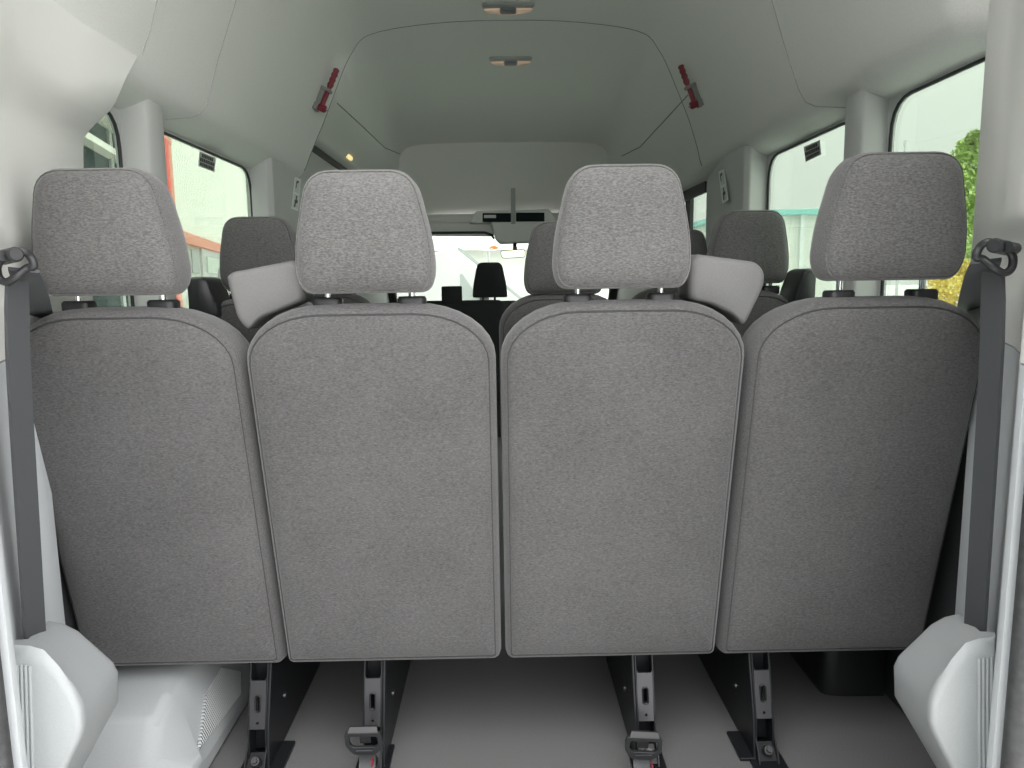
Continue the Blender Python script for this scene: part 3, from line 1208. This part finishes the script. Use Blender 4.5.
# ------------------------------------------------------------------ roof lamps
def lamp(px, py, wpx, hpx, lab, bvh=None):
    c, n = hit(px, py)
    l, _ = hit(px - wpx / 2, py)
    hw = wpx / 2 / F * (c.y) * .985
    nz = Vector((0, 0, 1))
    hl = .052
    t = thing('roof_lamp', lab, 'lamp', tuple(c), 'roof lamps along the middle of the headliner')
    def pt(u, v, d):
        return Vector((c.x + u, c.y - v, c.z - d * .6))
    o = rpoly([(-hw, hl), (-hw * .86, -hl * .75), (0, -hl), (hw * .86, -hl * .75), (hw, hl)], [.03, .05, .09, .05, .03], 6)
    bm = loft([[pt(u, v, -.01) for u, v in o], [pt(u, v, .008) for u, v in o], [pt(u * .93, v * .86, .018) for u, v in o]])
    obj('bezel', bm, M['bezel'], t)
    for s in (-1, 1):
        q = rpoly([(s * hw * .30, -hl * .74), (s * hw * .30, hl * .40), (s * hw * .90, hl * .30), (s * hw * .84, -hl * .18), (s * hw * .62, -hl * .52)], .006, 4)
        bm = loft([[pt(u, v, .010) for u, v in q], [pt(u, v, .024) for u, v in q], [pt(s * hw * .56 + (u - s * hw * .56) * .85, v * .85, .029) for u, v in q]])
        obj('lens', bm, M['lens'], t)
    q = rpoly([(-hw * .34, -hl * .85), (hw * .34, -hl * .85), (hw * .34, -hl * .62), (-hw * .34, -hl * .62)], .006, 3)
    bm = loft([[pt(u, v, .010) for u, v in q], [pt(u, v, .026) for u, v in q]])
    obj('lens', bm, M['lens'], t)
    q = rpoly([(-hw * .29, -hl * .50), (hw * .29, -hl * .50), (hw * .26, hl * .55), (-hw * .26, hl * .55)], .008, 3)
    bm = loft([[pt(u, v, .010) for u, v in q], [pt(u, v, .030) for u, v in q], [pt(u * .85, v * .85, .034) for u, v in q]])
    obj('switch', bm, M['switch'], t)
    return t


lamp(508, 7, 52, 9, 'oval roof lamp with warm lens, nearer of the two on the headliner')
lamp(510.5, 60, 43, 7, 'oval roof lamp with warm lens, farther of the two on the headliner')
c, n = hit(349, 157)
bm = bmesh.new()
u = Vector((0.0, 1, 0))
s = u.cross(n).normalized()
bm = loft([[c + u * (x * 1.0) + s * y - n * .004 for x, y in rpoly([(-.05, -.012), (.05, -.012), (.05, .012), (-.05, .012)], .01, 4)],
           [c + u * (x * .92) + s * (y * .85) + n * .012 for x, y in rpoly([(-.05, -.012), (.05, -.012), (.05, .012), (-.05, .012)], .01, 4)]])
tag(obj('step_lamp', bm, M['lens_amber']), 'small lit amber lamp above the left sliding door', 'lamp')

# ------------------------------------------------------------------ stickers
def window_sticker(quad, Xp, lab):
    q = [WX(px, py, Xp) for px, py in quad]               # tl, tr, br, bl
    inw = Vector((-1 if Xp > 0 else 1, 0, 0))
    c = sum(q, Vector()) / 4
    t = thing('window_sticker', lab, 'sticker', tuple(c), 'instruction stickers on the side windows')
    bm = bmesh.new()
    prism(bm, q, inw * .0012)
    obj('backing', bm, M['sticker'], t, smooth=False)
    bm = bmesh.new()

    def at(u, v):
        return (q[0] * (1 - u) + q[1] * u) * (1 - v) + (q[3] * (1 - u) + q[2] * u) * v + inw * .0012
    rnd = random.Random(3)
    for (v0, v1, u0, u1) in ((.10, .34, .14, .88), (.40, .64, .05, .95), (.70, .92, .08, .92)):
        x = u0
        while x < u1 - .03:
            w = rnd.uniform(.05, .11)
            if rnd.random() < .97:
                a = at(x, v0), at(min(x + w, u1), v0), at(min(x + w, u1), v1), at(x, v1)
                prism(bm, a, inw * .0005)
            x += w + .025
    obj('print', bm, M['sticker_ink'], t, smooth=False)
    return t


window_sticker([(199.5, 151), (215.5, 158), (214, 172), (198, 166)], X(HWW + .0035, -1), 'small grey printed sticker at the top of the left middle window')
window_sticker([(804, 147), (820, 140), (821.5, 154.5), (806, 162)], X(HWW + .0035, 1), 'small grey printed sticker at the top of the right middle window')


def belt_label(quad, face, side, lab):
    (x0, y0), (x1, y1) = face
    A_ = Vector((X(x0, side), y0, 1.2)); B_ = Vector((X(x1, side), y1, 1.2))
    n = (B_ - A_).cross(Vector((0, 0, 1))).normalized()
    if n.dot(A_ - ORG) > 0:
        n = -n
    q = []
    for px, py in quad:
        d = ray(px, py)
        q.append(ORG + d * ((A_ - ORG).dot(n) / d.dot(n)) + n * .0008)
    c = sum(q, Vector()) / 4
    t = thing('pillar_sticker', lab, 'sticker', tuple(c), 'belt instruction stickers on the middle pillars')
    bm = bmesh.new()
    prism(bm, q, n * .0015)
    obj('backing', bm, M['label_white'], t, smooth=False)

    def at(u, v):
        return (q[0] * (1 - u) + q[1] * u) * (1 - v) + (q[3] * (1 - u) + q[2] * u) * v + n * .0015
    bm = bmesh.new()
    for v0, v1 in ((.05, .47), (.53, .95)):
        prism(bm, [at(.14, v0), at(.86, v0), at(.86, v1), at(.14, v1)], n * .0004)
    obj('picture_field', bm, M['label_grey'], t, smooth=False)
    bm = bmesh.new()

    def blob(pts):
        prism(bm, [at(u, v) + n * .0004 for u, v in pts], n * .0005)
    blob([(.30, .10), (.60, .08), (.62, .14), (.38, .18), (.34, .34), (.24, .34), (.25, .20)])
    obj('pictogram', bm, M['sticker_ink'], t, smooth=False)
    bm = bmesh.new()
    blob([(.45, .57), (.62, .56), (.62, .64), (.56, .67), (.78, .70), (.74, .78), (.50, .80), (.52, .86), (.44, .92), (.26, .93), (.32, .84), (.30, .72), (.46, .67)])
    obj('pictogram', bm, M['sticker_ink'], t, smooth=False)
    return t


belt_label([(294.5, 177), (300.5, 179.5), (297.5, 211), (291, 208.5)], ((.855, 3.08), (.905, 3.50)), -1, 'white pictogram sticker on the left middle pillar')
belt_label([(719, 172), (724.5, 169), (728.5, 200), (723, 203.5)], ((.855, 2.945), (.905, 3.365)), 1, 'white pictogram sticker on the right middle pillar')

# ------------------------------------------------------------------ cab roof console, visor, mirror
YC = 5.42
t = thing('overhead_console', 'grey overhead console with two dark windows above the windscreen', 'console', (.08, YC, 1.5))
q = [W(469, 223, YC), W(476, 211, YC), (W(549, 209, YC)), W(559, 222, YC)]
bm = bmesh.new()
prism(bm, q, (0, .12, 0))
obj('body', bm, M['headliner'], t, bevel=.01)
for (x0, y0, x1, y1) in ((482.5, 213, 511, 222), (516, 212.5, 544.5, 221.5)):
    bm = bmesh.new()
    prism(bm, [W(x0, y0, YC - .004), W(x1, y0, YC - .004), W(x1, y1, YC - .004), W(x0, y1, YC - .004)], (0, .02, 0))
    d_ = obj('console_window', bm, M['display'], t, bevel=.004)
    if x0 < 500:
        bm = bmesh.new()
        prism(bm, [W(484, 215, YC - .008), W(496, 215, YC - .008), W(496, 218, YC - .008), W(484, 218, YC - .008)], (0, .004, 0))
        obj('clip', bm, M['label_grey'], d_)
bm = bmesh.new()
prism(bm, [W(511, 188, YC - .01), W(515.5, 188, YC - .01), W(515.5, 224, YC - .01), W(511, 224, YC - .01)], (0, .05, 0))
obj('post', bm, M['bezel'], t, bevel=.004)
# middle pod below the console
bm = bmesh.new()
prism(bm, [W(491, 222, YC), W(590, 219, YC), W(590, 240, YC), W(500, 243, YC), W(495, 238, YC)], (0, .2, 0))
obj('pod', bm, M['headliner'], t, bevel=.015)

t = thing('sun_visor', 'grey sun visor folded up at the top of the windscreen, left of the console', 'visor', (-.35, 5.5, 1.4))
bm = bmesh.new()
o = rpoly([(380, 224), (489, 224), (494, 233), (494, 237), (380, 236)], 3, 4)
prism(bm, [W(x, y, 5.5) for x, y in o], (0, .03, .02))
obj('board', bm, M['headliner'], t, bevel=.008)
bm = bmesh.new()
tube(bm, [W(380, 233, 5.49), W(485, 232.5, 5.49), W(492, 235, 5.49), W(494, 239, 5.49)], .009, 8)
obj('edge', bm, M['rubber'], t)

t = thing('interior_mirror', 'interior rear-view mirror below the overhead console', 'mirror', (.09, 5.52, 1.25))
YM = 5.42
bm = bmesh.new()
o = rpoly([(500, 250.5), (525, 249), (525, 257.5), (502, 258.5)], 3, 4)
prism(bm, [W(x, y, YM) for x, y in o], (0, .03, 0))
obj('housing', bm, M['plastic_black'], t, bevel=.004)
bm = bmesh.new()
o = rpoly([(500.8, 251.2), (524.5, 249.8), (524.5, 256.8), (502.5, 257.8)], 2.5, 4)
prism(bm, [W(x, y, YM - .006) for x, y in o], (0, .008, 0))
obj('mirror_glass', bm, M['mirror'], t)
bm = bmesh.new()
a = W(515, 249, YM)
cyl(bm, a + Vector((0, .03, -.01)), a + Vector((0, .10, .06)), .012, .014, 10)
box(bm, (a.x - .015, a.y, a.z - .004), (a.x + .015, a.y + .04, a.z + .016))
obj('stem', bm, M['plastic_black'], t)

# ------------------------------------------------------------------ outside
struct(obj('ground', bx((-80, -40, -.75), (80, 120, -.62)), M['ground'], smooth=False))

# warehouse on the left: its front runs forward and slightly away
dv = Vector((-.225, .974, 0)).normalized()
nv = Vector((dv.y, -dv.x, 0))                    # towards the van
W0 = Vector((-5, 0, 0))


def wall_hit(px, py, off=0.0):
    d = ray(px, py)
    p0 = W0 + nv * off
    return ORG + d * ((p0 - ORG).dot(nv) / d.dot(nv))


def s_of(px, py=200, off=0.0):
    return (wall_hit(px, py, off) - W0).dot(dv)


def wl_pt(s, z, off=0.0):
    p = W0 + dv * s + nv * off
    return Vector((p.x, p.y, z))


def wall_box(s0, s1, z0, z1, off0, off1):
    bm = bmesh.new()
    prism(bm, [wl_pt(s0, z0, off0), wl_pt(s1, z0, off0), wl_pt(s1, z1, off0), wl_pt(s0, z1, off0)], nv * (off1 - off0))
    return bm


wh = thing('warehouse', 'white corrugated warehouse with a red corner panel outside the left windows', 'building', tuple(wl_pt(25, -.62)))
sr = s_of(173, 170, .2) - .3
zband = wall_hit(200, 242).z
loc_bm = wall_box(sr, 70, zband, 12, -4, 0)
obj('cladding_wall', loc_bm, M['cladding'], wh, smooth=False)
obj('lower_wall', wall_box(sr, 70, -.62, zband, -4, -.1), M['white_wall'], wh, smooth=False)
obj('band', wall_box(sr, 70, zband - .22, zband + .16, -.2, .12), M['salmon'], wh, smooth=False)
s0_, s1_ = s_of(157, 170, .25), s_of(170, 170, .25)
obj('red_panel', wall_box(s0_ - 2, s1_, -.62, wall_hit(167, 147).z, -2, .25), M['red_paint'], wh, smooth=False)
obj('panel_surround', wall_box(s1_, sr + .3, -.62, wall_hit(167, 142).z, -2, .2), M['salmon'], wh, smooth=False)
obj('panel_surround', wall_box(s0_ - 2, sr + .3, wall_hit(167, 147).z, wall_hit(167, 142).z, -2, .22), M['salmon'], wh, smooth=False)
a, b = s_of(194, 260), s_of(200.5, 260)
w1 = obj('window', wall_box(a, b, wall_hit(197, 273).z, wall_hit(197, 250).z, -.12, -.05), M['van_glass'], wh, smooth=False)
a, b = s_of(202.5, 260), s_of(222, 260)
obj('loading_door', wall_box(a, b, -.62, wall_hit(210, 249).z, -.12, .0), M['white_paint'], wh, smooth=False)
obj('loading_door', wall_box(a + 1, b + 2, wall_hit(212, 273).z, wall_hit(212, 258).z, .0, .06), mat('pale_panel', (.60, .66, .60), .5), wh, smooth=False)

gl = thing('glazed_building', 'dark glazed building with white beams outside the left rear quarter window', 'building', tuple(wl_pt(12, -.62)))
zt, zm1, zm0 = wall_hit(105, 128).z, wall_hit(105, 151).z, wall_hit(105, 157).z
obj('glazing', wall_box(-12, s0_ - 2.2, -.62, zt, -4, 0), M['dark_glazing'], gl, smooth=False)
obj('eave', wall_box(-12, s0_ - 2.2, zt, zt + .42, -4.2, .5), M['beam'], gl, smooth=False)
obj('beam', wall_box(-12, s0_ - 2.2, zm0, zm1, -.1, .3), M['beam'], gl, smooth=False)
obj('mullion', wall_box(s_of(112), s_of(112) + .25, -.62, zt, -.1, .06), M['van_glass'], gl, smooth=False)

# white sheds beyond the right windows
def shed(name, lab, x0, x1, y0, y1, h, gutter=True):
    t = thing(name, lab, 'building', ((x0 + x1) / 2, (y0 + y1) / 2, -.62))
    obj('walls', bx((x0, y0, -.62), (x1, y1, h)), M['white_wall'], t, smooth=False)
    if gutter:
        obj('gutter', bx((x0 - .3, y0 - .3, h - .08), (x1 + .3, y1 + .3, h + .12)), M['teal'], t, smooth=False)
    bm = bmesh.new()
    prism(bm, [(x0 + .2, y0 + .2, h + .12), (x1 - .2, y0 + .2, h + .12), ((x0 + x1) / 2, y0 + .2, h + .2)], (0, y1 - y0 - .4, 0))
    obj('roof', bm, M['white_wall'], t, smooth=False)
    for k in range(2):
        xx = x0 + (x1 - x0) * (.42 + .42 * k)
        obj('downpipe', bx((xx, y0 - .16, -.62), (xx + .16, y0, h)), M['label_grey'], t, smooth=False)
    return t


ps = W(795, 213, 30)
shed('shed', 'low white shed with a teal gutter outside the right middle window', ps.x - 2.2, ps.x + 3.5, 30, 40, ps.z)


# parked white vans
def white_van(lab, org, ang, L=5.6, Wd=2.0, H=2.55):
    """Panel van: sloped bonnet and windscreen, wheels, side windows, lamps. Local +x points forward."""
    mtx = Matrix.Translation(org) @ Matrix.Rotation(ang, 4, 'Z')
    t = thing('white_van', lab, 'van', tuple(org))

    def add(name, bm, m, par=t, **k):
        bm.transform(mtx)
        return obj(name, bm, m, par, **k)
    side = rpoly([(0, .35), (L, .35), (L + .05, .95), (L - .25, 1.25), (L - 1.35, 2.15), (L - 1.9, H), (.12, H), (0, H - .15)], [.05, .1, .15, .2, .1, .25, .12, .1], 5)
    bm = bmesh.new()
    for_r = []
    for yy, k in ((-Wd / 2, .97), (-Wd / 2 + .06, 1), (Wd / 2 - .06, 1), (Wd / 2, .97)):
        for_r.append([Vector((L / 2 + (x - L / 2) * k, yy, H / 2 + (z - H / 2) * k)) for x, z in side])
    loft(for_r, bm=bm)
    body = add('body', bm, M['white_paint'])
    bm = bmesh.new()
    prism(bm, [(L - .30, -Wd / 2 + .12, 1.30), (L - .30, Wd / 2 - .12, 1.30), (L - 1.33, Wd / 2 - .2, 2.14), (L - 1.33, -Wd / 2 + .2, 2.14)], (.03, 0, .035))
    add('windscreen', bm, M['van_glass'], smooth=False)
    for s in (-1, 1):
        bm = bmesh.new()
        prism(bm, [(L - .95, s * (Wd / 2 - .01), 1.32), (L - 1.28, s * (Wd / 2 - .01), 1.32), (L - 1.28, s * (Wd / 2 - .01), 1.75), (L - 1.24, s * (Wd / 2 - .01), 1.75)], (0, s * .02, 0))
        add('side_window', bm, M['van_glass'], smooth=False)
        for xw in (.95, L - 1.05):
            bm = bmesh.new()
            cyl(bm, (xw, s * (Wd / 2 - .2), .36), (xw, s * (Wd / 2 + .01), .36), .36, .36, 24)
            w = add('wheel', bm, M['rubber'])
            bm = bmesh.new()
            cyl(bm, (xw, s * (Wd / 2), .36), (xw, s * (Wd / 2 + .02), .36), .22, .20, 20)
            add('hub', bm, M['concrete_grey'], w)
        bm = bmesh.new()
        for zz in (1.15, 2.1):
            box(bm, (.2, s * (Wd / 2 - .005), zz), (L - 2.1, s * (Wd / 2 + .008), zz + .025))
        for xx in (.9, 2.2):
            box(bm, (xx, s * (Wd / 2 - .005), .6), (xx + .02, s * (Wd / 2 + .008), 2.2))
        add('panel_line', bm, M['label_white'], smooth=False)
        bm = bx((L - .98, s * (Wd / 2 + .05) - .10, 1.30), (L - .84, s * (Wd / 2 + .05) + .12, 1.55))
        add('door_mirror', bm, M['plastic_black'], bevel=.03)
    bm = bx((L - .12, -.85, .75), (L + .04, -.5, .98))
    add('headlamp', bm, M['chrome'], bevel=.03)
    bm = bx((L - .12, .5, .75), (L + .04, .85, .98))
    add('headlamp', bm, M['chrome'], bevel=.03)
    return t


# the van straight ahead stands across the view; its roof edge lies at row 257
pv = W(440, 257, 11.5)
white_van('white panel van parked across the view ahead, seen through the windscreen', Vector((-4.35, 12.5, -.62)), 0.0, 5.0, 2.0, W(440, 256, 11.5).z + .62)
# tall pale hall behind it, with sloped roof and orange beacon
hall = thing('hall', 'white hall with pale sloping roof beyond the white van', 'building', (-2, 24, -.62))
zh = W(480, 250, 24).z
obj('walls', bx((-4.0, 24, -.62), (3.0, 34, zh)), M['white_wall'], hall, smooth=False)
bm = bmesh.new()
prism(bm, [(-4.3, 23.6, zh), (3.4, 23.6, zh), (3.4, 29, zh + 3.4), (-4.3, 29, zh + 3.4)], (0, .1, .25))
rf = obj('roof', bm, M['white_paint'], hall, smooth=False)
bm = bmesh.new()
for k in range(4):
    x = -4.0 + k * 1.9
    prism(bm, [(x, 23.6, zh + .26), (x + .07, 23.6, zh + .26), (x + .07 + 1.2, 29, zh + 3.66), (x + 1.2, 29, zh + 3.66)], (0, .02, .06))
obj('roof_seam', bm, M['label_grey'], rf, smooth=False)
YO = 16
t = thing('beacon', 'orange beacon on a thin bracket above the white van ahead', 'beacon', tuple(W(492, 251, YO)))
bm = bmesh.new()
o = rpoly([(489, 249), (490, 246.5), (495, 245.5), (499, 248), (495, 249.2)], .8, 3)
prism(bm, [W(x, y, YO) for x, y in o], (0, .12, 0))
obj('lamp_dome', bm, M['orange'], t, bevel=.02)
bm = bmesh.new()
pb = [W(483.5, 254, YO), W(483.5, 251, YO), W(496, 250.5, YO)]
tube(bm, pb, .025, 6)
tube(bm, [W(489, 250.5, YO), Vector((W(489, 250.5, YO).x, YO, -.62))], .03, 8)
tube(bm, [W(491, 251, YO), W(492, 248, YO)], .03, 6)
obj('bracket', bm, M['concrete_grey'], t)


# trees to the right
def leaf_cloud(centers, n, size, rnd):
    bm = bmesh.new()
    for _ in range(n):
        c, r = rnd.choice(centers)
        while True:
            v = Vector((rnd.uniform(-1, 1), rnd.uniform(-1, 1), rnd.uniform(-1, 1)))
            if .35 < v.length < 1:
                break
        p = Vector(c) + v * r
        a = Vector((rnd.gauss(0, 1), rnd.gauss(0, 1), rnd.gauss(0, 1))).normalized()
        b = a.cross(Vector((rnd.gauss(0, 1), rnd.gauss(0, 1), rnd.gauss(0, 1)))).normalized()
        s = size * rnd.uniform(.6, 1.3)
        vs = [bm.verts.new(p + a * s), bm.verts.new(p + b * s * .5), bm.verts.new(p - a * s), bm.verts.new(p - b * s * .5)]
        bm.faces.new(vs)
    return bm


rnd = random.Random(11)
YT = 13.0
top = W(985, 132, YT)
t = thing('tree', 'leafy green tree outside the right rear window', 'tree', (top.x, YT, -.62))
cs = []
for (px, py, r) in ((985, 160, .55), (965, 185, .55), (950, 175, .28), (985, 200, .7), (960, 215, .45), (985, 240, .7), (960, 245, .45), (1010, 180, .9), (1030, 230, 1.0), (970, 150, .22), (975, 140, .15), (945, 178, .15)):
    p = W(px, py, YT + rnd.uniform(-.5, .5))
    cs.append((p, r))
bmf = leaf_cloud(cs, 15000, .042, rnd)
fol = obj('foliage', bmf, M['leaf'], t, smooth=False)
bm = bmesh.new()
tube(bm, [(top.x + .3, YT, -.62), (top.x + .25, YT, .6), (top.x + .1, YT, top.z - .8)], [.13, .10, .04], 10)
for k in range(5):
    c, r = cs[k * 2]
    tube(bm, [(top.x + .25, YT, .8 + .2 * k), tuple(c)], [.05, .015], 6)
obj('trunk', bm, M['bark'], t)

pb_ = W(955, 285, 12)
t = thing('bush', 'yellow flowering bush outside the right rear window, below the tree', 'bush', (pb_.x, 12, -.62))
cs = []
for (px, py, r) in ((945, 288, .28), (958, 278, .25), (972, 276, .3), (985, 290, .4), (950, 300, .4), (970, 305, .5), (990, 320, .6)):
    p = W(px, py, 12 + rnd.uniform(-.3, .3))
    cs.append((p, r))
obj('foliage', leaf_cloud(cs, 6000, .030, rnd), M['leaf_y'], t, smooth=False)
bm = bmesh.new()
for k in range(5):
    c, r = cs[k]
    tube(bm, [(pb_.x + .1 * k - .2, 12, -.62), tuple(c)], [.03, .01], 6)
obj('stems', bm, M['bark'], t)

# distant mast seen right of the rear pillar
pm = W(905, 145, 60)
t = thing('mast', 'thin distant mast on the skyline in the right rear window', 'mast', (pm.x, 60, -.62))
bm = bmesh.new()
tube(bm, [(pm.x, 60, -.62), (pm.x, 60, pm.z)], [.12, .06], 8)
obj('pole', bm, M['concrete_grey'], t)
bm = bx((pm.x - .09, 59.9, pm.z - .1), (pm.x + .09, 60.1, pm.z + .35))
obj('mast_head', bm, M['concrete_grey'], t, bevel=.03)

# ------------------------------------------------------------------ light: bright overcast sky
w = bpy.data.worlds.new('overcast')
S.world = w
w.use_nodes = True
nt = w.node_tree
bg = nt.nodes['Background']
tc = nt.nodes.new('ShaderNodeTexCoord')
sp = nt.nodes.new('ShaderNodeSeparateXYZ')
nt.links.new(tc.outputs['Generated'], sp.inputs[0])


def mth(op, a, b):
    n = nt.nodes.new('ShaderNodeMath')
    n.operation = op
    for i, v in enumerate((a, b)):
        if isinstance(v, (int, float)):
            n.inputs[i].default_value = v
        else:
            nt.links.new(v, n.inputs[i])
    return n.outputs[0]


SKY_H, SKY_Z, SKY_R = 1.75, 3.4, 0.8
zen = mth('POWER', mth('MAXIMUM', sp.outputs['Z'], 0.0), 2.0)                       # overcast sky: brighter overhead
rear = mth('POWER', mth('MAXIMUM', mth('MULTIPLY', sp.outputs['Y'], -1.0), 0.0), 2.0)   # plus a rear glow added to brighten the interior
fac = mth('ADD', mth('ADD', mth('MULTIPLY', zen, SKY_Z), 1.0), mth('MULTIPLY', rear, SKY_R))
nt.links.new(mth('MULTIPLY', fac, SKY_H), bg.inputs['Strength'])
bg.inputs['Color'].default_value = (1.0, 0.995, 0.985, 1)

S.view_settings.view_transform = 'Standard'
S.view_settings.look = 'None'
S.view_settings.gamma = 1.0
S.view_settings.use_curve_mapping = False
S.view_settings.exposure = 0.0
try:
    S.cycles.max_bounces = 14
    S.cycles.diffuse_bounces = 10
    S.cycles.transparent_max_bounces = 12
except Exception:
    pass
